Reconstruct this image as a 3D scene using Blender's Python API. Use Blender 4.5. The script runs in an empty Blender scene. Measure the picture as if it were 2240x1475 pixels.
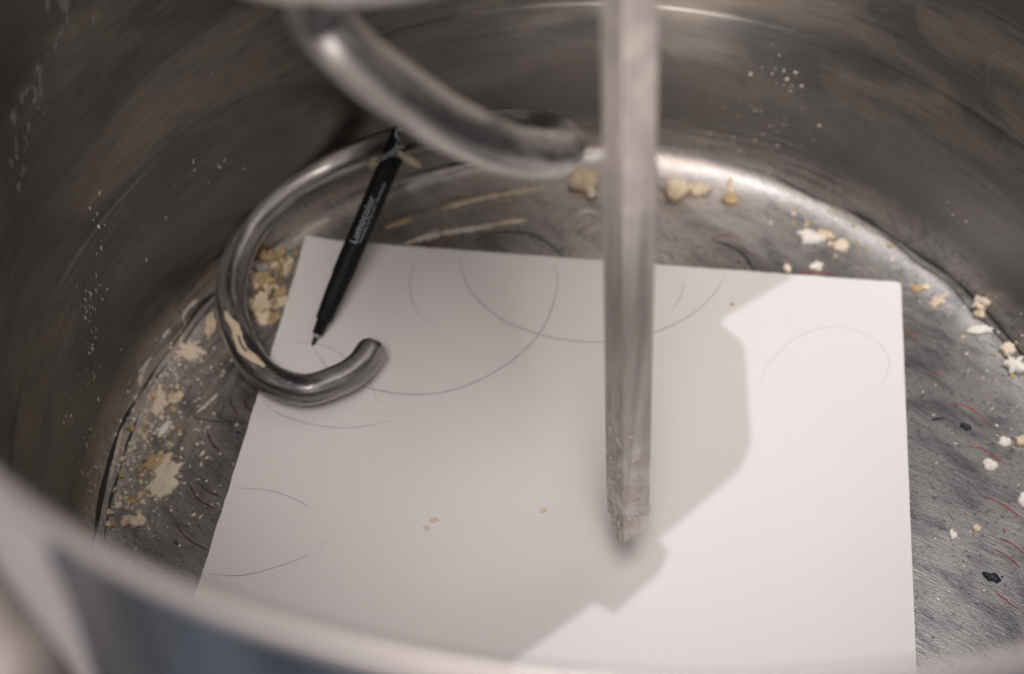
import bpy, bmesh, math, random
import numpy as np
from mathutils import Vector, Matrix, noise as mnoise
random.seed(7); rng = np.random.default_rng(11)
scene = bpy.context.scene
col = scene.collection
MM = .001

# ------------------------------------------------------------------ camera
CAM = np.array([-31.21, -288.97, 466.01])                     # mm; the bowl axis is x = y = 0, its floor z = 0
RT = np.array([.99988855, -.01166922, -.00931235]); UP = np.array([.01492951, .78153348, .62368464]); FW = np.array([0, .62375416, -.78162059])
cam = bpy.data.objects.new('camera', bpy.data.cameras.new('camera')); col.objects.link(cam)
cam.matrix_world = Matrix(((RT[0], UP[0], -FW[0], CAM[0]*MM), (RT[1], UP[1], -FW[1], CAM[1]*MM), (RT[2], UP[2], -FW[2], CAM[2]*MM), (0, 0, 0, 1)))
cam.data.lens = 50; cam.data.sensor_width = 36; cam.data.clip_start = .01; cam.data.clip_end = 50
cam.data.dof.use_dof = True; cam.data.dof.focus_distance = .515; cam.data.dof.aperture_fstop = 5.3; cam.data.dof.aperture_blades = 0
scene.camera = cam
scene.view_settings.view_transform = 'Standard'; scene.view_settings.look = 'None'
scene.view_settings.exposure = 0; scene.view_settings.gamma = 1
scene.cycles.use_denoising = True; scene.cycles.max_bounces = 10; scene.cycles.sample_clamp_indirect = 4

# ------------------------------------------------------------------ room light
world = bpy.data.worlds.new('World'); scene.world = world; world.use_nodes = True
bg = world.node_tree.nodes['Background']; bg.inputs[0].default_value = (1, .92, .90, 1); bg.inputs[1].default_value = .12
def lamp(name, loc, target, size, power, color):
    L = bpy.data.lights.new(name, 'AREA'); L.shape = 'DISK'; L.size = size; L.energy = power; L.color = color
    o = bpy.data.objects.new(name, L); col.objects.link(o); o.location = loc
    o.rotation_euler = (Vector(target)-Vector(loc)).to_track_quat('-Z', 'Y').to_euler(); return o
KEY = (.10, .14, 4.0)
lamp('ceiling_spot', KEY, (0, .05, 0), .012, 44, (.975, .965, 1))
lamp('ceiling_light', (1.0, .62, 2.4), (0, .05, 0), .9, 3.5, (1, .92, .89))
w_ = lamp('window_softbox', (-.06, -.98, 2.4), (0, .0, 0), .75, 57, (1, .91, .875)); w_.data.shape = 'ELLIPSE'; w_.data.size_y = 2.1
w_ = lamp('front_fill', (-.72, -3.0, 1.80), (0, .15, .15), .9, 190, (1, .90, .84)); w_.data.shape = 'ELLIPSE'; w_.data.size_y = 1.0  # added low fill lamp that lifts the back wall, no real window

# ------------------------------------------------------------------ helpers
def ray(px, py):
    d = FW + (px-1120)/3111*RT - (py-737.5)/3111*UP
    return d/np.linalg.norm(d)
def at(px, py, z):                                            # the point of a sight line at height z (mm)
    d = ray(px, py); return CAM + d*((z-CAM[2])/d[2])
def on_cyl(px, py, r):                                        # the first point of a sight line on an upright cylinder
    d = ray(px, py); a = d[0]**2+d[1]**2; b = 2*(CAM[0]*d[0]+CAM[1]*d[1]); c = CAM[0]**2+CAM[1]**2-r*r
    return CAM + d*((-b-math.sqrt(max(0, b*b-4*a*c)))/2/a)
PROF = [(0, 0), (165, 0), (172, .15), (178, .7), (183, 1.7), (186.5, 3.0), (189, 5.0), (190.8, 8), (192, 12), (192.9, 18), (193.6, 27), (194.3, 40), (196.3, 82.0), (196.6, 82.8), (197.0, 83.1), (197.15, 84.2), (198.3, 160), (198.8, 230), (198.6, 262)]
PR = np.array([p[0] for p in PROF]); PZ = np.array([p[1] for p in PROF])
def surf(px, py):                                             # the point of a sight line on the inside of the bowl, and the normal there
    d = ray(px, py); lo, hi = 200., 900.
    ins = lambda X: X[2] > 0 and math.hypot(X[0], X[1]) < np.interp(X[2], PZ[1:], PR[1:])
    t = 150.
    while t < 900 and not (ins(CAM+d*t)): t += 2
    while t < 900 and ins(CAM+d*t): t += 2
    lo, hi = t-2, t
    for _ in range(18):
        m = (lo+hi)/2
        if ins(CAM+d*m): lo = m
        else: hi = m
    X = CAM+d*lo; return X, normal_at(X)
def normal_at(X):
    z = X[2]; r = math.hypot(X[0], X[1])
    if r < 166: return np.array([0, 0, 1.])
    zs = max(z, .01); k = int(np.searchsorted(PZ[1:], zs)); k = min(max(k, 1), len(PZ)-2)
    a, b = np.array(PROF[k]), np.array(PROF[k+1]); t = (b-a)/np.linalg.norm(b-a)
    nr, nz = -t[1], t[0]
    return np.array([nr*X[0]/r, nr*X[1]/r, nz])
def mesh_obj(name, verts, faces, mat, parent=None, smooth=True, uvs=None):
    me = bpy.data.meshes.new(name); me.from_pydata([tuple(float(c)*MM for c in v) for v in verts], [], faces)
    if uvs is not None:
        ul = me.uv_layers.new(name='UVMap')
        fl = np.array([uvs[i] if not isinstance(uvs, dict) else uvs[i] for f in range(len(faces)) for i in (uvs_faces[f])]) if False else np.array(uvs, float)
        ul.data.foreach_set('uv', fl.ravel())
    me.polygons.foreach_set('use_smooth', [smooth]*len(me.polygons)); me.update()
    o = bpy.data.objects.new(name, me); col.objects.link(o); me.materials.append(mat)
    if parent: o.parent = parent
    return o
def tag(o, label=None, cat=None, group=None, kind=None):
    for k, v in (('label', label), ('category', cat), ('group', group), ('kind', kind)):
        if v: o[k] = v
    return o
def thing(name, label, cat, loc=(0, 0, 0), group=None):
    o = bpy.data.objects.new(name, None); o.empty_display_size = .02; col.objects.link(o)
    return tag(o, label, cat, group)
def catmull(P, n=10):
    P = [np.array(p, float) for p in P]; P = [2*P[0]-P[1]]+P+[2*P[-1]-P[-2]]; out = []
    for i in range(1, len(P)-2):
        for k in range(n):
            t = k/n; a, b, c, d = P[i-1:i+3]
            out.append(.5*((2*b)+(-a+c)*t+(2*a-5*b+4*c-d)*t*t+(-a+3*b-3*c+d)*t**3))
    return out+[P[-2]]
def tube(path, rad, seg=24, cap=True):                        # path: points, rad: value or list; rounded ends
    path = [np.array(p, float) for p in path]; n = len(path)
    rad = [rad]*n if not hasattr(rad, '__len__') else list(rad)
    T = [path[min(i+1, n-1)]-path[max(i-1, 0)] for i in range(n)]; T = [t/np.linalg.norm(t) for t in T]
    if cap:
        pre = []; post = []
        for a in (0, 22, 45, 65, 80):
            a = math.radians(a)
            pre.append((path[0]-T[0]*rad[0]*math.sin(a)*.8, rad[0]*math.cos(a), T[0])); post.append((path[-1]+T[-1]*rad[-1]*math.sin(a)*.8, rad[-1]*math.cos(a), T[-1]))
        L = pre[::-1]+[(path[i], rad[i], T[i]) for i in range(1, n-1)]+post
    else: L = [(path[i], rad[i], T[i]) for i in range(n)]
    u = np.cross(L[0][2], (.3, .2, .9)); u /= np.linalg.norm(u); V = []; F = []; UVc = []; s = 0
    for k, (c, r, t) in enumerate(L):
        u = u-t*(u@t); u /= np.linalg.norm(u); w = np.cross(t, u)
        if k: s += np.linalg.norm(c-L[k-1][0])
        for j in range(seg):
            a = 2*math.pi*j/seg; V.append(c+r*(math.cos(a)*u+math.sin(a)*w))
    m = len(L); uv = []
    acc = [0]
    for k in range(1, m): acc.append(acc[-1]+float(np.linalg.norm(L[k][0]-L[k-1][0])))
    for k in range(m-1):
        for j in range(seg):
            j2 = (j+1) % seg; F.append((k*seg+j, k*seg+j2, (k+1)*seg+j2, (k+1)*seg+j))
            uv += [(acc[k], j/seg), (acc[k], (j+1)/seg), (acc[k+1], (j+1)/seg), (acc[k+1], j/seg)]
    F.append(tuple(range(seg))[::-1]); F.append(tuple((m-1)*seg+j for j in range(seg)))
    uv += [(0, 0)]*seg+[(acc[-1], 0)]*seg
    return V, F, uv
def lathe(prof, seg=256, z0=0.):                              # profile of (r, z) in mm round the bowl axis, with a metric UV map
    V = []; F = []; uv = []; acc = [0]
    for a, b in zip(prof, prof[1:]): acc.append(acc[-1]+math.hypot(b[0]-a[0], b[1]-a[1]))
    for r, z in prof:
        for j in range(seg):
            a = 2*math.pi*j/seg; V.append((r*math.cos(a), r*math.sin(a), z))
    for k in range(len(prof)-1):
        for j in range(seg):
            j2 = (j+1) % seg; F.append((k*seg+j, k*seg+j2, (k+1)*seg+j2, (k+1)*seg+j))
            U = [j/seg*1.2, (j+1)/seg*1.2]
            uv += [(U[0], acc[k]*MM), (U[1], acc[k]*MM), (U[1], acc[k+1]*MM), (U[0], acc[k+1]*MM)]
    return V, F, uv
def dent(V):                                                  # the lip is knocked slightly out of round at the front left
    out = []
    for x, y, z in V:
        az = math.degrees(math.atan2(y, x)) % 360; f = 1-.040*math.exp(-((az-221)/10.5)**2)*min(1, max(0, (z-120)/140)); out.append((x*f, y*f, z))
    return out
def prism(poly, z0, z1, poly_top=None):
    n = len(poly); pt = poly_top or poly
    V = [(x, y, z0) for x, y in poly]+[(x, y, z1) for x, y in pt]
    F = [tuple(range(n))[::-1], tuple(range(n, 2*n))]+[(i, (i+1) % n, n+(i+1) % n, n+i) for i in range(n)]
    return V, F

# ------------------------------------------------------------------ materials
class NT:
    def __init__(s, name):
        s.m = bpy.data.materials.new(name); s.m.use_nodes = True; s.t = s.m.node_tree; s.b = s.t.nodes['Principled BSDF']
    def n(s, typ, **kw):
        nd = s.t.nodes.new(typ)
        for k, v in kw.items():
            if k.startswith('i_'):
                key = k[2:]; key = int(key) if key.isdigit() else key.replace('_', ' ')
                if hasattr(v, 'is_linked'): s.t.links.new(v, nd.inputs[key])
                else: nd.inputs[key].default_value = v
            else: setattr(nd, k, v)
        return nd
    def coord(s, out='Object', scale=(1, 1, 1), rot=(0, 0, 0)):
        c = s.n('ShaderNodeTexCoord').outputs[out]
        if any(rot): c = s.n('ShaderNodeMapping', i_Vector=c, i_Rotation=rot).outputs[0]
        mp = s.n('ShaderNodeMapping', i_Vector=c, i_Scale=scale)
        return mp.outputs[0]
    def noise(s, vec, scale=1, detail=4, rough=.55, dist=0):
        return s.n('ShaderNodeTexNoise', i_Vector=vec, i_Scale=scale, i_Detail=detail, i_Roughness=rough, i_Distortion=dist).outputs[0]
    def ramp(s, fac, *stops):
        r = s.n('ShaderNodeValToRGB', i_Fac=fac); e = r.color_ramp.elements
        while len(e) < len(stops): e.new(.5)
        for k, (p, c) in enumerate(stops):
            e[k].position = p; e[k].color = (c, c, c, 1) if not hasattr(c, '__len__') else (*c, 1)
        return r.outputs[0]
    def mix(s, fac, a, b, mode='MIX'):
        nd = s.n('ShaderNodeMix', data_type='RGBA', blend_type=mode)
        for k, v in ((0, fac), (6, a), (7, b)):
            if hasattr(v, 'is_linked'): s.t.links.new(v, nd.inputs[k])
            else: nd.inputs[k].default_value = v if not hasattr(v, '__len__') else (*v, 1)
        return nd.outputs[2]
    def math(s, op, a, b=0., c=None):
        nd = s.n('ShaderNodeMath', operation=op)
        for k, v in enumerate((a, b, c)):
            if v is None: continue
            if hasattr(v, 'is_linked'): s.t.links.new(v, nd.inputs[k])
            else: nd.inputs[k].default_value = v
        return nd.outputs[0]
    def put(s, **kw):
        for k, v in kw.items():
            i = s.b.inputs[k.replace('_', ' ')]
            if hasattr(v, 'is_linked'): s.t.links.new(v, i)
            else: i.default_value = v if not hasattr(v, '__len__') else (*v, 1)
        return s
    def bump(s, h, strength=.2, dist=.001):
        s.t.links.new(s.n('ShaderNodeBump', i_Height=h, i_Strength=strength, i_Distance=dist).outputs[0], s.b.inputs['Normal']); return s
def plain(name, c, rough=.5, metal=0., bump=0., scale=400, var=.12):
    q = NT(name); v = q.coord(); nz = q.noise(v, scale, 4)
    q.put(Base_Color=q.mix(q.ramp(nz, (.3, 0.), (.7, 1.)), tuple(x*(1-var) for x in c), tuple(min(1, x*(1+var)) for x in c)), Roughness=rough, Metallic=metal)
    if bump: q.bump(nz, bump, .0006)
    return q.m
# bowl wall: circumferentially brushed steel under a thin brown film of dried dough
q = NT('brushed_bowl_steel')
uvb = q.coord('UV', (14, 1600, 1)); uvp = q.coord('UV', (14, 34, 1)); uvm = q.coord('UV', (9, 22, 1)); uvs = q.coord('UV', (30, 420, 1))
brush = q.noise(uvb, 1, 5, .6); patch = q.noise(uvp, 1, 6, .62, .6); mot = q.noise(uvm, 1, 5, .6, .3); st = q.noise(uvs, 1, 5, .6)
film = q.math('MULTIPLY', q.ramp(patch, (.44, 0.), (.70, 1.)), q.ramp(st, (.30, .6), (.62, 1.)))
steel = q.mix(q.ramp(mot, (.3, 0.), (.7, 1.)), (.125, .122, .119), (.225, .218, .21))
steel = q.mix(q.ramp(st, (.35, .22), (.60, 0.)), steel, (.10, .097, .095))
uvf = q.coord('UV', (22, 760, 1)); br2 = q.noise(uvf, 1, 6, .7)
wall_c = q.mix(film, steel, (.295, .255, .208))
wall_c = q.mix(q.ramp(br2, (.30, .32), (.50, 0.)), wall_c, (.055, .054, .055)); wall_c = q.mix(q.ramp(br2, (.54, 0.), (.72, .32)), wall_c, (.34, .31, .28))
kz = q.ramp(q.math('MULTIPLY', q.n('ShaderNodeSeparateXYZ', i_0=q.coord()).outputs[2], 10.), (.27, 0.), (.62, 1.))
q.put(Base_Color=q.mix(kz, (.18, .175, .168), wall_c), Metallic=q.ramp(film, (0, .98), (1, .80)), Roughness=q.math('ADD', q.ramp(mot, (.3, .34), (.7, .44)), q.math("MULTIPLY", brush, .06)))
tg = q.n('ShaderNodeTangent', direction_type='UV_MAP'); q.t.links.new(tg.outputs[0], q.b.inputs['Tangent']); q.put(Anisotropic=q.math("MULTIPLY", kz, .9), Anisotropic_Rotation=.25)
q.bump(brush, .12, .0004); M_wall = q.m
# bowl floor: scuffed grey steel
q = NT('scuffed_floor_steel')
o1 = q.coord('Object', (1, 1, 1)); sk = q.coord('Object', (38, 105, 60), (0, 0, .68)); sk2 = q.coord('Object', (90, 1500, 120), (0, 0, .55)); sk3 = q.coord('Object', (110, 1700, 120), (0, 0, 1.0))
bl = q.noise(sk, 1, 6, .65, .4); cl = q.noise(o1, 22, 5, .6); fine = q.noise(o1, 1100, 4, .7); grit = q.noise(o1, 420, 5, .7); scr = q.noise(sk2, 1, 3, .5); scr2 = q.noise(sk3, 1, 3, .5)
base = q.mix(q.ramp(cl, (.35, 0.), (.65, 1.)), (.38, .365, .36), (.53, .51, .50))
base = q.mix(q.ramp(bl, (.48, 0.), (.68, .72)), base, (.17, .18, .20))
base = q.mix(q.ramp(scr, (.56, 0.), (.66, .42)), base, (.68, .66, .65)); base = q.mix(q.ramp(q.math('ADD', scr2, q.math('MULTIPLY', q.math('SUBTRACT', cl, .5), .5)), (.34, .6), (.44, 0.)), base, (.17, .175, .185))
base = q.mix(q.ramp(fine, (.56, 0.), (.68, .7)), base, (.66, .60, .53)); base = q.mix(q.ramp(grit, (.34, .8), (.44, 0.)), base, (.13, .135, .14))
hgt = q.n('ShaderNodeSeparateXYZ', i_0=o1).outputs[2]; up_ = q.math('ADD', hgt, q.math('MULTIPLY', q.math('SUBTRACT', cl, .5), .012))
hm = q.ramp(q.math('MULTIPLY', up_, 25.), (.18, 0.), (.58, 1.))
sx = q.n('ShaderNodeSeparateXYZ', i_0=o1).outputs; rad_ = q.math('SQRT', q.math('ADD', q.math('POWER', sx[0], 2.), q.math('POWER', sx[1], 2.)))
cu_ = q.coord('UV', (26, 420, 1)); cn = q.noise(cu_, 1, 6, .7)
fm = q.math('MULTIPLY', q.math('MULTIPLY', q.ramp(q.math('MULTIPLY', rad_, 5.), (.74, 0.), (.82, 1.)), q.ramp(q.math('ADD', sx[1], q.math('MULTIPLY', sx[0], -.5)), (.03, 0.), (.14, 1.))), q.ramp(cn, (.44, 0.), (.60, .85)))
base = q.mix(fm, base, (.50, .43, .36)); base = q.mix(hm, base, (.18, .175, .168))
q.put(Base_Color=base, Metallic=q.ramp(fm, (0, .98), (1, .45)), Roughness=q.ramp(bl, (.4, .44), (.65, .38))); q.bump(q.math('MULTIPLY', q.math('SUBTRACT', 1., hm), q.math('ADD', scr, q.math('ADD', fine, grit))), .22, .0004); M_floor = q.m
# rim: smooth steel
q = NT('satin_rim_steel'); u = q.coord('UV', (30, 900, 1)); nz = q.noise(u, 1, 4)
q.put(Base_Color=q.mix(nz, (.25, .23, .225), (.33, .31, .305)), Metallic=.6, Roughness=.42); M_rim = q.m
q = NT('outer_bowl_steel'); u = q.coord('UV', (70, 3, 1)); nz = q.noise(u, 1, 4)  # vertical streaks in the colour stand in for reflections on the outer wall
q.put(Base_Color=q.mix(q.ramp(nz, (.35, 0.), (.65, 1.)), (.07, .076, .086), (.185, .19, .20)), Metallic=.9, Roughness=.35); M_outer = q.m
# hook and bar: worn polished steel with oxide and dough film; hook bands also paint in reflected highlights
q = NT('worn_hook_steel'); u = q.coord('UV', (.014, 6, 1)); o1 = q.coord()
glint_band = q.noise(u, 1, 5, .6, .5); fz = q.noise(o1, 260, 5, .65); pit = q.noise(o1, 900, 3, .5)
cl_ = q.mix(q.ramp(glint_band, (.42, 0.), (.56, 1.)), (.10, .10, .106), (.58, .555, .54))
pt = q.noise(q.coord('UV', (.022, 3.2, 1)), 1, 6, .62, .4); cl_ = q.mix(q.ramp(pt, (.54, 0.), (.64, .7)), cl_, (.085, .085, .095)); cl_ = q.mix(q.ramp(pt, (.30, .6), (.38, 0.)), cl_, (.62, .53, .42))
cl_ = q.mix(q.ramp(fz, (.55, 0.), (.75, .5)), cl_, (.22, .22, .23)); cl_ = q.mix(q.ramp(pit, (.62, 0.), (.72, .6)), cl_, (.66, .6, .52))
q.put(Base_Color=cl_, Metallic=.84, Roughness=q.ramp(fz, (.3, .30), (.7, .48))); q.bump(pit, .12, .0003); M_hook = q.m
q = NT('floury_bar_steel'); o1 = q.coord(); fz = q.noise(o1, 120, 6, .65); low = q.n('ShaderNodeSeparateXYZ', i_0=o1).outputs[2]
fl = q.math('MULTIPLY', q.ramp(fz, (.44, 0.), (.60, 1.)), q.ramp(low, (.0, 1.), (.09, .55), (.13, .15)))
vs = q.noise(q.coord('Object', (420, 420, 7)), 1, 5, .6); barc = q.mix(q.ramp(vs, (.38, 0.), (.62, 1.)), (.46, .425, .41), (.72, .67, .645))
q.put(Base_Color=q.mix(fl, barc, (.72, .64, .54)), Metallic=q.ramp(fl, (0, .62), (1, .0)), Roughness=q.ramp(fl, (0, .4), (1, .8))); q.bump(fz, .3, .001); M_bar = q.m
# paper
q = NT('cartridge_paper'); o1 = q.coord(); g = q.noise(o1, 1400, 3); g2 = q.noise(o1, 18, 3)
q.put(Base_Color=q.mix(g2, (.80, .78, .775), (.83, .81, .805)), Roughness=.85); q.bump(g, .08, .0003); M_paper = q.m
M_pencil = plain('pencil_line', (.10, .105, .095), .8); M_pencil2 = plain('faint_pencil_line', (.48, .47, .45), .8)
M_pen = plain('black_marker_plastic', (.005, .007, .008), .55); M_pen2 = plain('black_grip_plastic', (.006, .008, .009), .6)
for m_ in (M_pen, M_pen2): m_.node_tree.nodes['Principled BSDF'].inputs['Specular IOR Level'].default_value = .25
M_tip = plain('marker_nib', (.01, .01, .012), .6); M_collar = plain('grey_nib_collar', (.42, .42, .45), .4)
M_print = plain('light_grey_print', (.50, .51, .57), .6); M_dimprint = plain('dim_grey_print', (.055, .06, .068), .5)
M_red = plain('dried_red_ink', (.34, .06, .035), .5); M_dred = plain('dark_red_ink', (.085, .022, .018), .5)
M_black = plain('blue_black_ink', (.012, .016, .03), .5); M_navy = plain('navy_ink', (.01, .02, .09), .5)
M_seam = plain('dark_seam_dirt', (.028, .03, .034), .7)
def dough(name, a, b, rough=.8):
    q = NT(name); o1 = q.coord(); f = q.noise(o1, 500, 5, .6); g = q.noise(o1, 160, 3)
    q.put(Base_Color=q.mix(q.ramp(g, (.3, 0.), (.7, 1.)), a, b), Roughness=rough, Subsurface_Weight=.08); q.b.inputs['Subsurface Radius'].default_value = (.001, .0007, .0005)
    q.bump(f, .5, .0012); return q.m
M_pale = dough('pale_dry_dough', (.74, .62, .46), (.84, .75, .61)); M_beige = dough('beige_dough', (.66, .53, .36), (.78, .67, .50))
M_ochre = dough('ochre_dough', (.44, .32, .15), (.60, .46, .26)); M_white = dough('white_dough', (.80, .76, .68), (.86, .83, .78))
M_haze = plain('thin_flour_film', (.20, .185, .165), .8); M_flour = plain('dried_flour', (.62, .55, .47), .85)
q = NT('white_enamel'); o1 = q.coord(); f = q.noise(o1, 45, 4, .6)
q.put(Base_Color=q.mix(q.ramp(f, (.55, 0.), (.68, .8)), (.20, .19, .20), (.25, .205, .14)), Roughness=.4); M_enamel = q.m
M_grey = plain('pinkish_grey_enamel', (.12, .105, .10), .55, var=.05); M_house = plain('grey_machine_enamel', (.20, .20, .20), .5)
M_ground = plain('blue_grey_floor_tile', (.07, .10, .15), .6, scale=8)
q = NT('clear_plastic'); q.put(Base_Color=(.75, .80, .80), Roughness=.25, Transmission_Weight=.75, IOR=1.3); M_clear = q.m
M_crust = dough('crusty_dough', (.70, .63, .54), (.82, .77, .70)); M_fleck = dough('faint_dough_fleck', (.72, .61, .46), (.76, .67, .54)); M_wax = dough('yellowed_adhesive', (.55, .46, .32), (.66, .57, .42), .5)

# ------------------------------------------------------------------ ground and mixing bowl
g = mesh_obj('ground', [(-3000, -3000, -420), (3000, -3000, -420), (3000, 3000, -420), (-3000, 3000, -420)], [(0, 1, 2, 3)], M_ground, smooth=False); g['kind'] = 'structure'
bowl = thing('mixing_bowl', 'round brushed steel mixing bowl holding the white paper sheet', 'mixing bowl')
floor_prof = [(.01, 0)]+[(r, 0) for r in (40, 80, 120, 150, 165)]+[*PROF[2:11]]
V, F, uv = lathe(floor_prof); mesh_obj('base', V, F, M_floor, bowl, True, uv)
def fine_prof(p, step=6):
    out = []
    for a, b in zip(p, p[1:]):
        n = max(1, int(math.hypot(b[0]-a[0], b[1]-a[1])/step))
        out += [(a[0]+(b[0]-a[0])*k/n, a[1]+(b[1]-a[1])*k/n) for k in range(n)]
    return out+[p[-1]]
V, F, uv = lathe(fine_prof(PROF[10:]), 320); mesh_obj('wall', dent(V), F, M_wall, bowl, True, uv)
bead = [(200.1+1.75*math.cos(a), 270+2.4*math.sin(a)) for a in np.linspace(math.radians(195), math.radians(-50), 22)]
V, F, uv = lathe([(198.6, 262)]+bead+[(201.0, 267.6)], 320); mesh_obj('rim', dent(V), F, M_rim, bowl, True, uv)
V, F, uv = lathe(fine_prof([(200.9, 267.7), (200.9, 240), (200.8, 120), (198, 30), (190, 4), (170, -6), (.01, -6)], 12)); mesh_obj('outer_wall', dent(V), F, M_outer, bowl, True, uv)
def ring_ribbon(name, r0, width, a0, a1, mat, jit, seed, lift=.25):
    V = []; F = []; n = int(abs(a1-a0)*200)
    for k in range(n+1):
        a = a0+(a1-a0)*k/n; s = mnoise.noise(Vector((math.cos(a)*9+seed, math.sin(a)*9, seed))); w = width*max(.06, .55+.9*mnoise.noise(Vector((math.cos(a)*14, math.sin(a)*14, seed+5))))*min(1, 6*min(k, n-k)/n+.1)
        r = r0+s*jit
        for rr in (r-w/2, r+w/2):
            z = float(np.interp(rr, PR, PZ)); X = np.array([rr*math.cos(a), rr*math.sin(a), z]); V.append(X+normal_at(X)*lift)
        if k: F.append((2*k-2, 2*k-1, 2*k+1, 2*k))
    return mesh_obj(name, V, F, mat, bowl, False)
ring_ribbon('seam', 189.4, 1.3, math.radians(8), math.radians(64), M_seam, .9, 1.3)
ring_ribbon('seam', 187.0, .8, math.radians(16), math.radians(55), M_seam, 1.6, 4.1)
ring_ribbon('seam', 189.2, 1.4, math.radians(132), math.radians(208), M_seam, 1.0, 7.7)
ring_ribbon('seam', 186.2, 1.2, math.radians(145), math.radians(208), M_seam, 1.6, 9.2)
ring_ribbon('seam', 189.6, 1.1, math.radians(92), math.radians(122), M_seam, .8, 12.9)
ring_ribbon('seam', 187.0, .9, math.radians(84), math.radians(120), M_seam, 1.6, 17.5)
# ink strokes left on the bowl floor
def ribbon(pts, w, lift=.2, n=8, taper=True, z=None):
    P = catmull(pts, n); V = []; F = []; m = len(P)
    for k, p in enumerate(P):
        t = P[min(k+1, m-1)]-P[max(k-1, 0)]; nrm = normal_at(p) if z is None else np.array([0, 0, 1.]); s = np.cross(nrm, t); s /= np.linalg.norm(s)+1e-9
        ww = w*(min(1, .25+3.5*min(k, m-1-k)/m) if taper else 1)*(.8+.5*mnoise.noise(Vector(p)*.35))
        for e in (-.5, .5): V.append(p+s*e*ww+nrm*lift)
        if k: F.append((2*k-2, 2*k-1, 2*k+1, 2*k))
    return V, F
def ink(pts, w, mat):
    V, F = ribbon([surf(*p)[0] for p in pts], w, .22); mesh_obj('ink_stroke', V, F, mat, bowl, False)
for p in ([(503, 868), (508, 890), (521, 908)], [(530, 872), (540, 888), (551, 905)], [(452, 940), (462, 968), (492, 1000)], [(414, 1062), (434, 1092), (474, 1116)], [(438, 1060), (455, 1076), (484, 1088)], [(384, 1145), (412, 1180), (460, 1207)], [(380, 1182), (392, 1195)]): ink(p, .7, M_dred)
for p in ([(934, 549), (950, 530), (968, 518)], [(968, 548), (978, 534), (986, 524)], [(1260, 516), (1280, 498), (1304, 486)], [(1556, 524), (1590, 515), (1637, 528)], [(1557, 515), (1562, 528)], [(1745, 599), (1780, 596), (1822, 602)], [(1974, 722), (1995, 732), (2012, 748)], [(2038, 814), (2052, 818), (2068, 824)], [(2082, 880), (2112, 890), (2140, 907), (2172, 938)], [(2108, 977), (2140, 980), (2172, 998), (2206, 1022)], [(2146, 1083), (2180, 1097), (2215, 1120), (2238, 1136)], [(2186, 1176), (2212, 1190), (2244, 1214)], [(2176, 1203), (2205, 1220), (2232, 1242)], [(2176, 1294), (2196, 1310), (2230, 1336)], [(2193, 1155), (2200, 1168)]): ink(p, .62, M_red)
ink([(1562, 527), (1600, 540), (1630, 562), (1652, 600)], 1.1, M_black); ink([(1030, 540), (1060, 515), (1100, 508), (1165, 515), (1215, 545), (1248, 580)], .9, M_black); ink([(395, 908), (470, 922), (560, 926)], .5, M_seam)
ink([(2036, 920), (2050, 917), (2066, 915)], 1.3, M_black); ink([(515, 948), (528, 947)], 1.4, M_navy)
# wall scratches: hair-thin bright lines, too many to count
V = []; F = []
for k in range(120):
    cx, cy = rng.normal(2030, 110), rng.normal(290, 95)
    if k < 45: cx, cy = rng.uniform(1480, 2240), rng.uniform(60, 560)
    if not (1470 < cx < 2300 and 0 < cy < 600): continue
    L = rng.uniform(25, 110); a = rng.normal(-1.35, .28); b = a+rng.normal(0, .25)
    P3 = [surf(cx+L*math.cos(a)*s*.5+abs(s)*6*rng.normal(), cy+L*math.sin(b if s > 0 else a)*s*.5)[0] for s in (-1, 0, 1)]
    v, f = ribbon(P3, rng.uniform(.035, .075), .06, 4); n0 = len(V); V += v; F += [tuple(i+n0 for i in ff) for ff in f]
q = NT('bright_scratch'); q.put(Base_Color=(.40, .37, .34), Metallic=.6, Roughness=.5); o = mesh_obj('scratch', V, F, q.m, bowl, False); o['kind'] = 'stuff'

# ------------------------------------------------------------------ mixer head above the bowl (only its hub plate is in the frame; the rest shades the bowl)
head = thing('mixer_head', 'pale mixer hub plate at the upper edge above the hook', 'mixer head')
V, F, uv = lathe([(.01, 270), (57, 270), (60, 271), (62, 274), (62, 280), (60, 283), (.01, 283)], 96)
hub = mesh_obj('hub_plate', [(x-66, y+18, z) for x, y, z in V], F, M_enamel, head)
V, F, uv = lathe([(.01, 283.5), (28, 283.5), (28, 900), (.01, 900)], 48); mesh_obj('hub_shaft', [(x-66, y+18, z) for x, y, z in V], F, M_house, head)
K = np.array(KEY)*1000; HZ = 900.
def over(x, y): return tuple((K[:2]+(np.array([x, y])-K[:2])*(1-HZ/K[2])))
edge = [(-28, -215), (-30, -150), (-33, -60), (2.8, -32.5), (9.3, -37), (26, -21), (21, -13.4), (58, 20), (62.5, 28), (65.5, 75), (64, 79), (57.5, 87), (58.5, 92), (90, 114), (59, 146), (37, 172), (30, 300)]  # unseen head part, its outline shaped to cast the wanted shadow edge
poly = [over(*p) for p in edge]+[(-230, 330), (-300, 240), (-300, -120), (-240, -215)]
V, F = prism(poly, HZ, HZ+160); mesh_obj('shading_housing', V, F, M_house, head, False)

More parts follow.
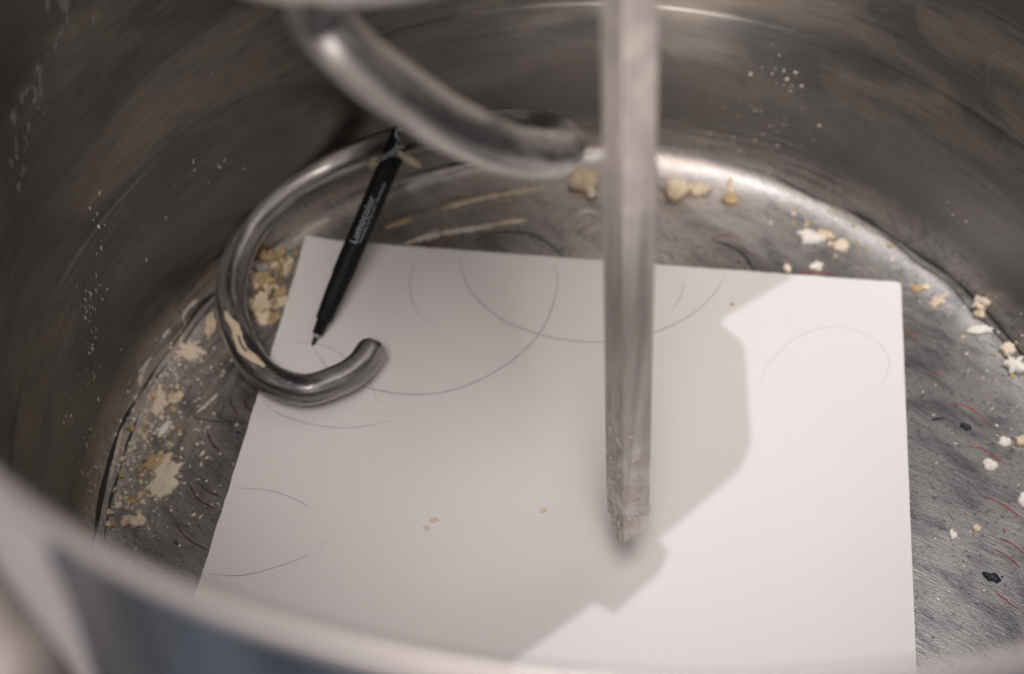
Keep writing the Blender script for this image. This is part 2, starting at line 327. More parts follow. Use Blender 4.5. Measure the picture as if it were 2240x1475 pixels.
# ------------------------------------------------------------------ breaker bar: tapered rectangular steel bar standing on the bowl axis
bar = thing('breaker_bar', 'straight upright steel bar in front of the paper, floury at its foot', 'breaker bar')
SEC = [(-7.2, 8.0), (-1.8, -5.6), (7.4, -2.2), (7.8, .8), (3, 9), (-5.6, 10)]; FOOT = [2.4, 0, 5.0, 8, 9, 7]; MID = [1.5, .4, 3.5, 4, 4, 3]
def bar_section(z):
    t = (z-24)/240; w = 1-.10*t
    return [(9-12.5*t+a*w, -27+b*w) for a, b in SEC]
V = []; F = []; ns = len(SEC); rows = []
for f, dz in ((.88, 0.), (.97, .9), (1., 3.5)):
    S = bar_section(24); rows.append([(9+(p[0]-9)*(f if j != 1 else 1), -27+(p[1]+27)*f, 25+dz+(FOOT[j] if f < .9 else FOOT[j]*(1 if f < 1 else 1.25))) for j, p in enumerate(S)])
for z in list(range(45, 905, 20)): rows.append([(p[0], p[1], z) for p in bar_section(min(z, 700))])
for k, r_ in enumerate(rows):
    V += r_
    if k: F += [((k-1)*ns+j, (k-1)*ns+(j+1) % ns, k*ns+(j+1) % ns, k*ns+j) for j in range(ns)]
F += [tuple(range(ns))[::-1], tuple((len(rows)-1)*ns+j for j in range(ns))]
bo = mesh_obj('shaft', V, F, M_bar, bar, False)
md = bo.modifiers.new('bevel', 'BEVEL'); md.width = .0006; md.segments = 2; md.limit_method = 'ANGLE'
V = []; F = []; r7 = np.random.default_rng(31)
for k in range(80):                                           # crusty dough on the two front faces, thickest at the foot
    left = r7.uniform() < .72; z = 27+70*r7.uniform()**1.7; u7 = r7.uniform(.08, .92); S = bar_section(z); a7, b7 = (S[0], S[1]) if left else (S[1], S[2])
    if z < 33 and (u7 < .4 if left else u7 > .5): continue
    P0 = np.array([a7[0]+(b7[0]-a7[0])*u7, a7[1]+(b7[1]-a7[1])*u7, z]); t7 = np.array([b7[0]-a7[0], b7[1]-a7[1], 0]); t7 /= np.linalg.norm(t7); N7 = np.cross(t7, (0, 0, 1.)); s7 = (.5+3.2*r7.uniform()**1.6)*(1 if left else .7); n0 = len(V); q7 = r7.uniform(0, 40)
    for f7, h7 in ((1, .02), (.7, .3), (.3, .42)):
        for j in range(9):
            a = j*2*math.pi/9; rr = s7*f7*(.8+.6*mnoise.noise(Vector((math.cos(a)*1.4+q7, math.sin(a)*1.4, k)))); V.append(P0+t7*rr*.6*math.cos(a)+np.array([0, 0, rr*1.1*math.sin(a)])+N7*h7*min(1.3, s7)*r7.uniform(.6, 1.2))
    for q8 in (0, 1): F += [(n0+q8*9+j, n0+q8*9+(j+1) % 9, n0+q8*9+9+(j+1) % 9, n0+q8*9+9+j) for j in range(9)]
    F.append(tuple(n0+18+j for j in range(9)))
res = mesh_obj('dough_residue', V, F, M_crust, bar, True); res['kind'] = 'stuff'

# ------------------------------------------------------------------ spiral dough hook
hook = thing('dough_hook', 'curved steel spiral hook ending in a C over the paper corner', 'dough hook')
HP = [(812, 770, 12.5), (785, 805, 12.2), (740, 832, 12), (660, 852, 12), (572, 815, 12.5), (517, 720, 14), (506, 620, 16.5), (545, 512, 20), (622, 428, 24), (735, 360, 30), (850, 316, 42), (950, 292, 70), (1040, 284, 100), (1130, 283, 128), (1200, 292, 150), (1233, 316, 168), (1205, 336, 184), (1110, 325, 203), (985, 272, 224), (862, 192, 241), (765, 118, 252), (700, 35, 261), (690, -40, 274)]
path = catmull([at(*p) for p in HP], 9)
rads = list(np.interp(np.linspace(0, 1, len(path)), [0, .5, .65, 1], [6.3, 6.5, 6.9, 7.1]))
V, F, uv = tube(path, rads, 32); mesh_obj('rod', V, F, M_hook, hook, True, uv)

def on_rod(s_i, ang, lift=0.):                                # a point on the rod surface: path index and angle seen from above
    p = path[s_i]; t = path[s_i+1]-path[s_i-1]; t /= np.linalg.norm(t); u = np.array([0, 0, 1.])-t*t[2]; u /= np.linalg.norm(u); w = np.cross(t, u)
    return p+(rads[s_i]+lift)*(math.cos(ang)*u+math.sin(ang)*w)
# dough stuck to the left side of the hook
V = []; F = []; ns, na = 15, 9; i0 = 34
for a in range(ns):
    for b in range(na):
        e = min(a, ns-1-a)/ns*2; f = min(b, na-1-b)/na*2
        sh = mnoise.noise(Vector((a*.55, b*.8, 3)))
        V.append(on_rod(i0+a, -.05-.75*(b/(na-1)-.5)*(1.0+.7*sh)*min(1, .25+e*1.3)+.12*math.sin(a*.8)-.02*a, -.25+.75*min(1, min(e, f)*3)*(1+.5*sh)))
F = [(a*na+b, a*na+b+1, (a+1)*na+b+1, (a+1)*na+b) for a in range(ns-1) for b in range(na-1) if not (5 <= a <= 7 and b in (2, 3))]
mesh_obj('dough_smear', V, F, M_beige, hook)

# ------------------------------------------------------------------ paper with pencil arcs
paper = thing('paper_sheet', 'white sheet of drawing paper lying on the bowl floor with pencil arcs', 'paper')
TL, TR = np.array([-121.9, 139.9]), np.array([136.5, 109.3]); dn = np.array([-.150, -.9887])
corner = [TL, TR, TR+dn*222, TL+dn*238]
NU, NV = 180, 150; V = []; F = []
pz = lambda x, y: float(np.interp(math.hypot(x, y), PR, PZ))
def edge_noise(s, k): return mnoise.noise(Vector((s*.11, k*7.3, 0)))+.5*mnoise.noise(Vector((s*.45, k*3.1, 2)))
for lay in (.25, .65):
    for i in range(NU+1):
        for j in range(NV+1):
            a, b = i/NU, j/NV; p = (TL*(1-a)+TR*a)*(1-b)+(corner[3]*(1-a)+corner[2]*a)*b
            if i == 0: p = p+np.array([1, 0])*.45*edge_noise(b*238, 3)
            if i == NU: p = p+np.array([1, 0])*.05*edge_noise(b*222, 1)
            if j == 0: p = p+np.array([0, 1])*.3*edge_noise(a*260, 0)
            if (i, j) in ((NU, 0), (NU-1, 0), (NU, 1)): p = p+np.array([-.55, -.5])*(1 if (i, j) == (NU, 0) else .25)
            V.append((p[0], p[1], lay+pz(*p)))
m = (NU+1)*(NV+1); Q = lambda i, j: i*(NV+1)+j
for i in range(NU):
    for j in range(NV):
        F.append((Q(i, j), Q(i, j+1), Q(i+1, j+1), Q(i+1, j))); F.append((m+Q(i, j), m+Q(i+1, j), m+Q(i+1, j+1), m+Q(i, j+1)))
for i in range(NU): F += [(Q(i, 0), Q(i+1, 0), m+Q(i+1, 0), m+Q(i, 0)), (Q(i+1, NV), Q(i, NV), m+Q(i, NV), m+Q(i+1, NV))]
for j in range(NV): F += [(Q(0, j+1), Q(0, j), m+Q(0, j), m+Q(0, j+1)), (Q(NU, j), Q(NU, j+1), m+Q(NU, j+1), m+Q(NU, j))]
po = mesh_obj('sheet', V, F, M_paper, paper, False)
def pencil(pts, w, mat):
    V, F = ribbon([at(x, y, .65) for x, y in pts], w, .06, 10, True, .65); mesh_obj('pencil_arc', V, F, mat, paper, False)
M_mid = plain('light_pencil_line', (.20, .195, .18), .8)
pencil([(685, 760), (700, 783), (725, 810), (800, 847), (900, 863), (1000, 851), (1100, 803), (1178, 733), (1213, 655), (1219, 610), (1213, 579)], .36, M_pencil)
pencil([(1007, 563), (1012, 600), (1040, 650), (1100, 700), (1180, 732), (1255, 746), (1340, 747), (1430, 728), (1510, 690), (1560, 645), (1588, 601)], .36, M_pencil)
pencil([(912, 573), (897, 608), (903, 660), (935, 711)], .26, M_mid); pencil([(1495, 618), (1489, 648), (1465, 686)], .26, M_mid)
pencil([(1655, 866), (1680, 800), (1740, 740), (1820, 716), (1900, 735), (1942, 780), (1935, 830), (1890, 885)], .24, M_pencil2)
pencil([(575, 880), (620, 910), (700, 932), (780, 935), (865, 919)], .28, M_mid); pencil([(603, 750), (680, 750), (740, 771), (800, 822), (830, 885)], .24, M_mid)
pencil([(512, 1068), (580, 1072), (640, 1090), (690, 1118)], .26, M_mid); pencil([(455, 1256), (530, 1259), (620, 1236), (680, 1212)], .28, M_mid); pencil([(697, 1201), (722, 1182)], .2, M_pencil2)

# ------------------------------------------------------------------ marker tied to the hook
pen = thing('marker_pen', 'black fineliner marker tied to the hook with its nib on the paper', 'marker pen')
tip = at(683, 757, .8); top = at(866, 325, 52.)
ax = top-tip; ax /= np.linalg.norm(ax)
def lathe_axis(prof, seg=40):                                 # (distance from tip, radius) along the pen
    u = np.cross(ax, (0, 0, 1.)); u /= np.linalg.norm(u); w = np.cross(u, ax); V = []; F = []
    for s, r in prof:
        for j in range(seg):
            a = 2*math.pi*j/seg; V.append(tip+ax*s+r*(math.cos(a)*u+math.sin(a)*w))
    for k in range(len(prof)-1):
        F += [(k*seg+j, k*seg+(j+1) % seg, (k+1)*seg+(j+1) % seg, (k+1)*seg+j) for j in range(seg)]
    F += [tuple(range(seg))[::-1], tuple((len(prof)-1)*seg+j for j in range(seg))]; return V, F
PL = np.linalg.norm(top-tip)
mesh_obj('nib', *lathe_axis([(0, .3), (1.2, .75), (2.6, .9), (4.4, 1.0), (5.6, 1.05)]), M_tip, pen)
mesh_obj('collar', *lathe_axis([(4.0, 1.1), (4.1, 1.45), (5.2, 1.65), (5.4, 1.5)]), M_collar, pen)
mesh_obj('grip', *lathe_axis([(5.3, 1.6), (5.4, 2.2), (11.5, 2.6), (11.7, 3.2), (12.2, 3.35), (22, 3.95), (32, 4.25), (32.3, 4.2)]), M_pen2, pen)
BR = 4.55
mesh_obj('barrel', *lathe_axis([(31.8, 4.2), (32, BR-.05), (32.4, BR), (PL+9, BR), (PL+10, BR-.4), (PL+10.1, 1)]), M_pen, pen)
def pen_text(txt, s0, size, ang, mat, name='lettering', sx=1., lift=.06):
    cu = bpy.data.curves.new('t', 'FONT'); cu.body = txt; cu.size = size; cu.resolution_u = 3; cu.space_line = .85
    ob = bpy.data.objects.new('t', cu); col.objects.link(ob); bpy.context.view_layer.update()
    me = bpy.data.meshes.new_from_object(ob.evaluated_get(bpy.context.evaluated_depsgraph_get())); bpy.data.objects.remove(ob)
    bm = bmesh.new(); bm.from_mesh(me); bmesh.ops.triangulate(bm, faces=bm.faces); bmesh.ops.subdivide_edges(bm, edges=[e for e in bm.edges if e.calc_length() > .5], cuts=1)
    u = np.cross(ax, (0, 0, 1.)); u /= np.linalg.norm(u); w = np.cross(u, ax)
    V = []; bm.verts.index_update()
    for v in bm.verts:
        a = ang+v.co.y/BR; V.append(tip+ax*(s0+v.co.x*sx)+(BR+lift)*(math.sin(-a)*u+math.cos(a)*w))
    F = [[v.index for v in f.verts] for f in bm.faces]; bm.free()
    return mesh_obj(name, V, F, mat, pen, False)
pen_text('Lumocolor', 46, 4.7, -.50, M_print)
pen_text('STAEDTLER   permanent', 46, 4.6, .72, M_dimprint, sx=1.15)
pen_text('wasserfest auf fast allen Oberfl\u00e4chen', 47, 1.75, -.86, M_print, sx=1.05)
pen_text('nachf\u00fcllbar refillable', 50, 1.2, -1.12, M_dimprint, sx=1.05)
pen_text('Dokument\n313-9', 85.5, 2.2, -.50, M_print)
u_ = np.cross(ax, (0, 0, 1.)); u_ /= np.linalg.norm(u_); w_ = np.cross(u_, ax)
def ring_mark(s, a0, r, wd):
    V = []; F = []; n = 36
    for k in range(n):
        t = 2*math.pi*k/n
        for rr in (r-wd, r):
            a = a0+rr*math.sin(t)/BR; V.append(tip+ax*(s+rr*math.cos(t))+(BR+.08)*(math.sin(-a)*u_+math.cos(a)*w_))
        F.append((2*k, 2*k+1, (2*k+3) % (2*n), (2*k+2) % (2*n)))
    mesh_obj('emblem', V, F, M_print, pen, False)
ring_mark(95.5, -.45, 2.9, .8); ring_mark(95.5, -.45, 1.0, .5); ring_mark(102, -.55, 1.6, .6)

# clear tie that holds the marker on the hook
tie = thing('plastic_tie', 'clear plastic tie with yellowed ends binding the marker to the hook', 'tie')
Pn = lambda s, a, lift: tip+ax*s+(BR+lift)*(math.sin(-a)*u_+math.cos(a)*w_)
sA = PL-2
strap = [at(812, 362, 46), at(835, 347, 53.5), at(866, 329, 58), at(895, 311, 56.5), at(925, 294, 51)]
V, F, uv = tube(catmull(strap, 8), 1.0, 12); mesh_obj('strap', V, F, M_clear, tie)
strap2 = [at(848, 322, 48), at(853, 311, 53), at(868, 305, 57), at(884, 312, 57)]
V, F, uv = tube(catmull(strap2, 8), .7, 12); mesh_obj('strap', V, F, M_clear, tie)
V, F, uv = tube(catmull([at(811, 364, 44.5), at(820, 358, 47.5), at(829, 354, 50)], 5), [1.3, 1.8, 2.2, 2.5, 2.6, 2.6, 2.5, 2.4, 2.2, 1.9, 1.3], 12); mesh_obj('adhesive_end', V, F, M_wax, tie)
V, F, uv = tube(catmull([at(874, 336, 57.5), at(893, 348, 55), at(917, 363, 49)], 5), [1.2, 1.4, 1.6, 1.7, 1.8, 1.8, 1.7, 1.6, 1.5, 1.4, 1.0], 12); mesh_obj('adhesive_end', V, F, M_wax, tie)

# ------------------------------------------------------------------ white bracket on the outside of the bowl
br = thing('bowl_bracket', 'white enamelled bracket with yellow stains on the bowl outside', 'bracket')
def cyl_patch(A, B, r0, r1):                                  # edges given as (azimuth in degrees, height)
    V = []; F = []; n = len(A); m = 9
    for a, b in zip(A, B):
        for k in range(m):
            az, z = a+(b-a)*k/(m-1); V.append((r1*math.cos(math.radians(az)), r1*math.sin(math.radians(az)), z))
    N = len(V); V += [(x*(r0/r1), y*(r0/r1), z) for x, y, z in V]
    for i in range(n-1):
        for k in range(m-1):
            q4 = (i*m+k, i*m+k+1, (i+1)*m+k+1, (i+1)*m+k); F += [q4, tuple(N+j for j in q4[::-1])]
        F += [(i*m, (i+1)*m, N+(i+1)*m, N+i*m), (i*m+m-1, N+i*m+m-1, N+(i+1)*m+m-1, (i+1)*m+m-1)]
    F += [tuple(range(m))+tuple(N+k for k in range(m))[::-1], tuple((n-1)*m+k for k in range(m))[::-1]+tuple(N+(n-1)*m+k for k in range(m))]
    return V, F
ein = catmull([(-122.2, 265), (-122.6, 256), (-123.0, 240), (-124.2, 213), (-126.2, 178), (-127.5, 150)], 4)
eout = catmull([(-146, 265), (-141, 246), (-136, 229), (-131.3, 214), (-127.2, 203), (-127.6, 150)], 4)
V, F = cyl_patch(ein, eout, 201.1, 202.6); mesh_obj('face_plate', dent(V), F, M_enamel, br, False)
V = []; F = []; rows = 6
for i, (az, z) in enumerate(eout):                            # skirt folded outward along the lower edge of the plate
    az = math.radians(az); n0 = len(V)
    for k in range(rows):
        f = k/(rows-1); r = 202.4+52*f; V.append((r*math.cos(az-.05*f), r*math.sin(az-.05*f), z-6*f-26*f*f))
    for k in range(rows): x, y, zz = V[n0+k]; V.append((x, y, zz-1.6))
    if i:
        m0 = n0-2*rows
        for k in range(rows-1): F += [(m0+k, m0+k+1, n0+k+1, n0+k), (m0+rows+k, n0+rows+k, n0+rows+k+1, m0+rows+k+1)]
        F += [(m0, n0, n0+rows, m0+rows), (m0+rows-1, m0+2*rows-1, n0+2*rows-1, n0+rows-1)]
mesh_obj('flange', dent(V), F, M_grey, br, True)

# ------------------------------------------------------------------ dough flakes and crumbs
def flake_geo(w, h, thick, seed, n=26, spiky=.28):
    r = np.random.default_rng(seed); V = []; F = []; so = float(seed % 977)
    rad = []
    for k in range(n):
        c, d = math.cos(2*math.pi*k/n), math.sin(2*math.pi*k/n)
        rad.append(max(.35, 1+spiky*(1.25*mnoise.noise(Vector((c*1.1+so, d*1.1, 1)))+.8*mnoise.noise(Vector((c*2.6, d*2.6+so, 4)))+.75*mnoise.noise(Vector((c*5.5, d*5.5+so, 9))))))
    for f, z in [(1.0, 0.), (.97, .6), (.86, .92), (.55, 1.0), (.25, 1.0)]:
        for k in range(n):
            a = 2*math.pi*k/n; x, y = rad[k]*f*math.cos(a), rad[k]*f*math.sin(a)
            V.append((w/2*x, h/2*y, thick*z*(1+.45*mnoise.noise(Vector((x*1.6+so, y*1.6, 2)))+.25*mnoise.noise(Vector((x*4+so, y*4, 7)))) if z else 0))
    V.append((0, 0, thick)); c = len(V)-1
    for q_ in range(4):
        F += [(q_*n+k, q_*n+(k+1) % n, (q_+1)*n+(k+1) % n, (q_+1)*n+k) for k in range(n)]
    F += [(4*n+k, 4*n+(k+1) % n, c) for k in range(n)]; F.append(tuple(range(n))[::-1])
    return V, F
def frame_at(X, N, ang, tilt=0):
    N = N/np.linalg.norm(N); u = np.cross((0, 0, 1.) if abs(N[2]) < .9 else (0, 1., 0), N); u /= np.linalg.norm(u)
    w = np.cross(N, u); c, s = math.cos(ang), math.sin(ang)
    M = Matrix(((*(c*u+s*w),), (*(-s*u+c*w),), (*N,))).transposed().to_4x4(); M.translation = Vector(X)*MM
    return M @ Matrix.Rotation(tilt, 4, 'X')
def img_frame(X, N, deg):                                     # flake turned so that its long side runs at an angle read off the photo
    g_ = RT*math.cos(math.radians(deg))-(-UP)*math.sin(math.radians(deg)); u = g_-N*(g_@N); u /= np.linalg.norm(u); w = np.cross(N, u)
    M = Matrix(((*u,), (*w,), (*N,))).transposed().to_4x4(); M.translation = Vector(X)*MM; return M
def flake(px, py, w, h, thick, mat, label, group=None, deg=0, tilt=0, name='dough_flake', cat='dough flake', spiky=.28, seed=None, paper_top=False):
    X, N = surf(px, py)
    if paper_top: X = at(px, py, .66); N = np.array([0, 0, 1.])
    sc = np.linalg.norm(X-CAM)/3111; asp = 1/max(.45, abs(ray(px, py)@N))
    V, F = flake_geo(w*sc, h*sc*(asp if abs(deg) < 45 else 1), thick*(.8 if w > 40 else 1.15), seed if seed is not None else int(px*7+py*13), n=36 if w > 40 else 24 if w > 20 else 14, spiky=spiky*(2.1 if w > 40 else 1.3))
    o = mesh_obj(name, V, F, mat, None, True); o.matrix_world = img_frame(X, N, deg) @ Matrix.Rotation(tilt, 4, 'X'); return tag(o, label, cat, group)
flake(362, 1050, 92, 60, 2.0, M_pale, 'largest pale flat flake of dry dough on the dark left floor', deg=62, spiky=.2, seed=3)
flake(348, 882, 58, 30, 2.2, M_pale, 'pale upright flake beside the left seam above the largest flake', deg=100)
flake(418, 770, 50, 36, 2.0, M_pale, 'star shaped pale flake left of the hook curve', deg=15, spiky=.5)
flake(462, 716, 62, 26, 2.6, M_beige, 'yellowish dough lump half hidden behind the left side of the hook', deg=80)
flake(384, 872, 40, 26, 1.6, M_beige, 'beige crumb touching the upright flake by the left seam', deg=50)
flake(300, 1143, 34, 26, 2.0, M_pale, 'pale crumb above the blurred rim at the lower end of the left seam', deg=0)
flake(362, 936, 44, 18, 1.4, M_white, 'thin whitish smear flake between upright flake and largest flake', deg=60)
flake(345, 1010, 60, 26, 1.2, M_ochre, 'ochre patch of dough at the upper left edge of the largest flake', deg=35)
flake(1275, 402, 58, 46, 7, M_beige, 'thick yellow dough lump left of the bar at the back of the floor', spiky=.16)
flake(1292, 428, 24, 18, 3, M_pale, 'small pale crumb just below the yellow lump left of the bar')
flake(1485, 424, 58, 42, 6, M_beige, 'tan dough lump right of the bar in the bright fillet', spiky=.2)
flake(1530, 420, 40, 26, 3, M_beige, 'beige flake touching the tan lump right of the bar', deg=-20)
flake(1597, 438, 34, 24, 2, M_ochre, 'small ochre flake alone on the bright back fillet', spiky=.2)
flake(1598, 410, 14, 40, 1.0, M_beige, 'thin beige drip streak above the small ochre flake', spiky=.15)
flake(1772, 526, 50, 28, 4, M_white, 'white wedge shaped flake on the lit floor behind the paper', spiky=.3)
flake(1806, 518, 40, 16, 2.5, M_beige, 'flat beige flake touching the white wedge shaped flake', deg=-25)
flake(1838, 542, 38, 24, 2.5, M_pale, 'pale crumb just right of the white wedge shaped flake')
flake(1784, 588, 28, 15, 2.5, M_white, 'small white chip at the top edge of the paper near the red stroke')
flake(1721, 591, 15, 18, 2, M_pale, 'tiny pale chip at the paper edge where the shadow meets it')
flake(2140, 726, 54, 18, 3.2, M_white, 'long white chip by the right seam, curled up at one side', deg=-5, spiky=.15)
flake(2150, 664, 34, 26, 3.5, M_pale, 'pale crumb lying across the dark right seam', spiky=.3)
flake(2144, 686, 22, 20, 2.5, M_beige, 'beige crumb just below the crumb on the right seam')
flake(2054, 660, 42, 20, 1.8, M_beige, 'slanting tan flake between the paper corner and the right seam', deg=40)
flake(2004, 633, 22, 18, 1.5, M_ochre, 'small tan crumb just right of the rounded paper corner')
flake(2024, 630, 18, 14, 1.5, M_pale, 'pale speck beside the tan crumb at the rounded paper corner')
flake(2220, 802, 42, 38, 4.5, M_white, 'whitish knobbly lump at the right edge of the photo below the seam', spiky=.35)
flake(2205, 768, 30, 24, 3, M_pale, 'pale crumb touching the top of the whitish knobbly lump')
flake(2196, 972, 26, 20, 2.5, M_white, 'round white chip between two red strokes on the right floor', spiky=.2)
flake(2233, 968, 26, 20, 2.5, M_beige, 'beige chip at the right photo edge beside the round white chip', spiky=.2)
flake(2163, 1021, 32, 20, 2.2, M_white, 'oval white chip below the second long red stroke on the right floor', deg=-20, spiky=.15)
flake(2083, 1174, 18, 18, 2.0, M_white, 'small round white crumb midway between paper and lower red strokes', spiky=.2)
flake(2136, 1158, 20, 16, 1.6, M_beige, 'small tan crumb upper right of the small round white crumb', spiky=.2)
flake(2238, 1100, 24, 30, 2.4, M_white, 'white chip cut by the right photo edge at a red stroke', spiky=.2)
flake(2167, 1265, 32, 16, 1.5, M_black, 'black curled bit of debris on the lower right floor', deg=-35, name='debris_bit', cat='debris', spiky=.35)
flake(2112, 936, 20, 12, 1.5, M_seam, 'dark crumb at the end of the upper long red stroke', name='debris_bit', cat='debris', spiky=.4)
flake(950, 1138, 24, 11, .25, M_fleck, 'upper of two faint tan flecks on the middle of the paper', name='dough_fleck', cat='dough fleck', paper_top=True)
flake(934, 1156, 15, 11, .25, M_fleck, 'lower of two faint tan flecks on the middle of the paper', name='dough_fleck', cat='dough fleck', deg=-40, paper_top=True)
flake(1188, 1117, 17, 11, .25, M_fleck, 'single tan fleck on the paper left of the bar foot', name='dough_fleck', cat='dough fleck', deg=30, paper_top=True)
flake(1601, 667, 7, 6, .8, M_ochre, 'tiny dark olive dot on the paper near the notch of the shadow', name='dough_fleck', cat='dough fleck', paper_top=True)
DM = [M_pale, M_beige, M_ochre]; CN = ['pale', 'beige', 'ochre']
# cluster between the hook curve and the paper edge
r2 = np.random.default_rng(5); placed = []
while len(placed) < 60:
    y = r2.uniform(548, 705); x0 = 552+max(0, (y-620))*.05; x1 = 664-.30*(y-525)-8
    x = r2.uniform(x0, x1)
    if any((x-a)**2+(y-b)**2 < 45 for a, b in placed): continue
    placed.append((x, y)); s = 7+30*r2.uniform()**2.2
    flake(x, y, s, s*r2.uniform(.45, .9), r2.uniform(.8, 3.6), DM[(mi := (0, 1, 2, 2, 1, 2)[int(r2.integers(6))])], CN[mi]+' dough crumb in the cluster between the hook curve and the paper', CN[mi]+' crumbs between hook and paper', deg=r2.uniform(-90, 90), tilt=r2.normal(0, .3), spiky=.4)
# crumbs along the left seam
pl_ = []
while len(pl_) < 60:
    t = r2.uniform(0, 1); y = 830+t*320; x = 372-125*t**.8+r2.normal(0, 30)+22
    if y > 905 and r2.uniform() < .2: continue
    pl_.append((x, y)); s = r2.uniform(7, 20)
    flake(x, y, s, s*r2.uniform(.5, .95), r2.uniform(.8, 2.0), DM[(mi := int(r2.integers(3)))], 'small '+CN[mi]+' dough crumb strewn along the left seam of the bowl floor', CN[mi]+' crumbs along the left seam', deg=r2.uniform(-90, 90))
# crumbs along the right seam
for k in range(42):
    a = r2.uniform(math.radians(14), math.radians(62)); r = r2.uniform(166, 189); z = float(np.interp(r, PR, PZ)); X = np.array([r*math.cos(a), r*math.sin(a), z]); N = normal_at(X)
    if (X[0]-136.5)*-.989+(X[1]-109.3)*.150 > -2 and X[1] < 109.3-.117*(X[0]-136.5)+3: continue
    V, F = flake_geo(*(r2.uniform(.8, 2.6)*np.array([1, r2.uniform(.5, 1)])), r2.uniform(.4, 1.1), 900+k, 12)
    o = mesh_obj('dough_flake', V, F, DM[(mi := int(r2.integers(3)))], None, False); o.matrix_world = frame_at(X, N, r2.uniform(0, 6)); tag(o, 'small '+CN[mi]+' dough crumb strewn along the right seam of the bowl floor', 'dough flake', CN[mi]+' crumbs along the right seam')
# dough smears dried onto the back of the floor
def smear(pts, w, mat, label, seed):
    V = []; F = []; P = catmull([surf(*p)[0] for p in pts], 22); m = len(P); q5 = 5
    for k, p in enumerate(P):
        t = P[min(k+1, m-1)]-P[max(k-1, 0)]; N = normal_at(p); s = np.cross(N, t); s /= np.linalg.norm(s)
        e = min(1, 5*min(k, m-1-k)/m+.12); ww = w*e*max(.12, .62+.8*mnoise.noise(Vector((k*.23, seed, 0)))+.75*mnoise.noise(Vector((k*.83, seed, 6))))
        for j in range(q5):
            b = (j/(q5-1)-.5)*2; ed = 1+.8*mnoise.noise(Vector((k*.9, j*4., seed)))
            V.append(p+s*b*ww*.5*ed+N*((.12 if abs(b) == 1 else .55+.4*mnoise.noise(Vector((k*.7, j*1.3, seed+9))))))
        if k: F += [((k-1)*q5+j, (k-1)*q5+j+1, k*q5+j+1, k*q5+j) for j in range(q5-1)]
    return tag(mesh_obj('dough_smear', V, F, mat), label, 'dough smear')
smear([(965, 458), (1030, 440), (1110, 424), (1195, 412)], 4.0, M_beige, 'long tan dough smear behind the pen along the back seam', 1.)
smear([(838, 500), (868, 490), (902, 478)], 4.2, M_ochre, 'short ochre dough smear just right of the pen', 2.)
smear([(885, 534), (960, 512), (1040, 500), (1090, 490)], 5.0, M_flour, 'greyish flour smear parallel to the paper top edge', 3.)
smear([(1085, 492), (1120, 485), (1155, 482)], 4.2, M_beige, 'pinkish tan smear at the right end of the flour smear', 4.)
smear([(640, 530), (680, 500), (722, 478)], 4.0, M_flour, 'pale smear inside the hook curve left of the pen', 5.)
smear([(306, 846), (312, 815), (330, 782)], 4.5, M_flour, 'wide whitish smear just outside the left seam', 6.)
smear([(355, 740), (372, 722)], 3.6, M_flour, 'small whitish smear on the left wall above the star shaped flake', 7.)
smear([(400, 700), (406, 682), (432, 655)], 2.6, M_flour, 'whitish hook-like smear above the left seam near the hook', 8.)
smear([(266, 935), (262, 965), (250, 1010), (243, 1050)], 2.6, M_flour, 'thin whitish smear lying between the two dark left seams', 9.)
smear([(392, 838), (440, 800), (500, 772)], 4.0, M_haze, 'greyish dough streak on the left floor running up to the hook', 10.)
smear([(430, 905), (452, 885), (476, 862)], 2.6, M_flour, 'short whitish streak on the left floor below the hook curve', 11.)
smear([(1260, 470), (1290, 462), (1312, 470)], 3.0, M_flour, 'whitish smear just left of the bar behind the paper', 12.)
# specks: uncountable
def specks(name, samples, mat, label, smin, smax, seed, flat=.35, drawn=None, power=3):
    V = []; F = []; r = np.random.default_rng(seed)
    for px, py in samples:
        X, N = surf(px, py)
        if X[2] > 258: continue
        s = smin+(smax-smin)*r.uniform()**power; ref = np.array((.2, .3, .93)) if drawn is None else np.array((0, 0, 1.)); u = np.cross(ref, N); u /= np.linalg.norm(u); w = np.cross(N, u); n0 = len(V)
        a0 = r.uniform(0, 6) if drawn is None else r.normal(drawn, .35); u, w = math.cos(a0)*u+math.sin(a0)*w, -math.sin(a0)*u+math.cos(a0)*w
        k_ = r.uniform(.5, 1) if drawn is None else r.uniform(.3, .75); n = 6 if s < .9 else 11; q6 = r.uniform(0, 50)
        for j in range(n):
            a = j*2*math.pi/n; rr = s*(.85+.55*mnoise.noise(Vector((math.cos(a)*1.5+q6, math.sin(a)*1.5, 3)))+r.normal(0, .1))/2; V.append(X+rr*(math.cos(a)*u+k_*math.sin(a)*w)+N*.04)
        V.append(X+N*s*flat); F += [(n0+j, n0+(j+1) % n, n0+n) for j in range(n)]
    o = mesh_obj(name, V, F, mat, None, False); tag(o, label, 'specks', None, 'stuff')
r3 = np.random.default_rng(21)
def gauss(n, x, y, sx, sy, ang=0):
    a = math.radians(ang); p = r3.normal(0, 1, (n, 2))*(sx, sy); return [(x+c*math.cos(a)-d*math.sin(a), y+c*math.sin(a)+d*math.cos(a)) for c, d in p]
def paper_free(s): return [(x, y) for x, y in s if x < 664-.299*(y-525) or y < 520+.073*(x-670) or x > 1975+.03*(y-620)]
L_ = paper_free(gauss(330, 400, 1000, 75, 110, 15)+gauss(300, 335, 900, 34, 60)+gauss(320, 305, 1060, 36, 75)+gauss(120, 400, 790, 30, 40)+gauss(90, 600, 640, 40, 60)+gauss(60, 430, 780, 50, 50))
specks('dough_specks', L_, M_pale, 'fine pale dough specks scattered over the dark left floor', .3, 2.3, 1, .3, None, 3.5)
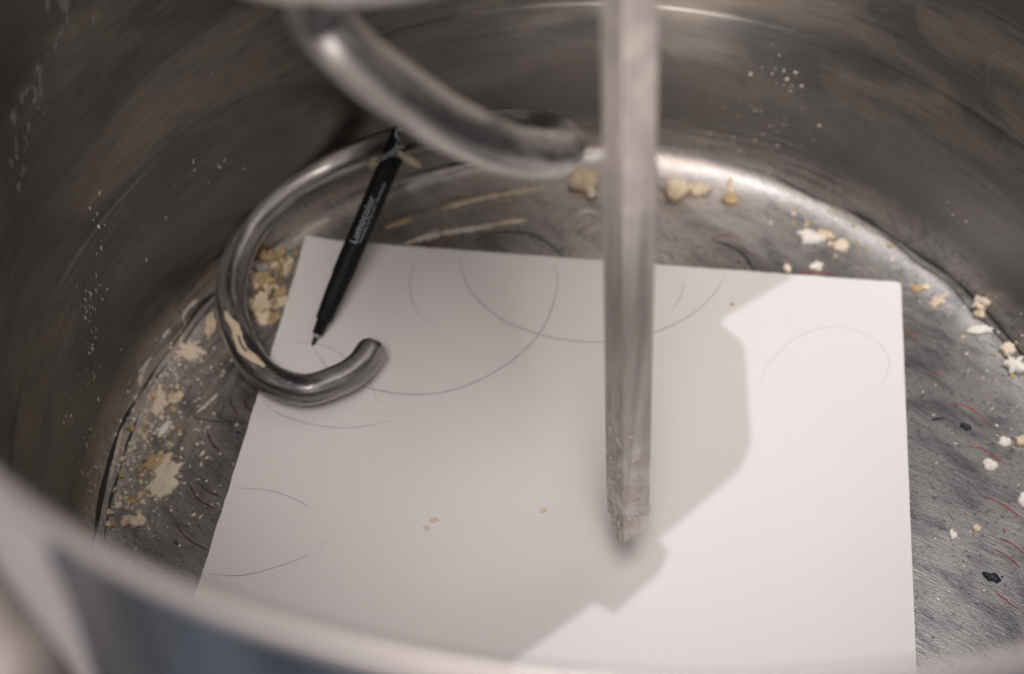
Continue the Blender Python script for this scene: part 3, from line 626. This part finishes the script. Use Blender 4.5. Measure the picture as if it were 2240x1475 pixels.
R_ = paper_free([(r3.uniform(1980, 2240), r3.uniform(620, 1400)) for _ in range(230)]+gauss(160, 2080, 660, 110, 26, 42)+gauss(120, 1800, 520, 130, 30, 25)+gauss(60, 2225, 860, 25, 70))
specks('dough_specks', R_[::2], M_white, 'fine white dough specks scattered over the lit right floor', .3, 1.3, 2)
specks('dough_specks', R_[1::4], M_ochre, 'fine ochre dough specks scattered over the lit right floor', .3, 1.3, 3)
specks('debris_specks', R_[3::4], M_seam, 'fine dark specks scattered over the lit right floor', .25, 1.1, 4)
B_ = paper_free([(r3.uniform(850, 1700), r3.uniform(400, 590)) for _ in range(90)])
specks('dough_specks', B_, M_beige, 'fine tan specks on the floor behind the paper', .3, 1.5, 5)
W_ = gauss(60, 1700, 185, 34, 30)+gauss(70, 1690, 265, 60, 22, 20)+gauss(40, 1640, 300, 70, 14, 18)+gauss(20, 2120, 480, 40, 18, 30)+[(r3.uniform(1450, 2240), r3.uniform(60, 520)) for _ in range(8)]
specks('flour_splatter', W_, M_flour, 'pale flour splatter on the back right wall of the bowl', .2, 2.4, 6, .06, .5, 5)
W2 = gauss(42, 200, 650, 12, 22)+gauss(30, 198, 720, 10, 40)+gauss(40, 203, 800, 10, 40)+gauss(26, 215, 520, 10, 50)+gauss(30, 190, 940, 10, 50)+gauss(16, 145, 920, 5, 30)+gauss(34, 215, 1040, 14, 50, 15)+gauss(26, 470, 360, 40, 30)+[(r3.uniform(150, 700), r3.uniform(150, 800)) for _ in range(10)]
W2 = [p for p in W2 if p[0] < 470 or p[1] < 380]
specks('flour_splatter', W2, M_flour, 'pale flour specks running down the dark left wall', .25, 3.0, 7, .05, 1.57, 3.2)
W3 = gauss(26, 45, 340, 14, 40)+gauss(18, 80, 200, 14, 40, 20)+gauss(22, 155, 70, 22, 26, 30)+gauss(10, 100, 240, 10, 20)+gauss(10, 120, 10, 20, 30)
specks('flour_splatter', W3, M_haze, 'blurred flour blotches high on the dark left wall', .7, 6.5, 8, .02, 1.2, 2.2)
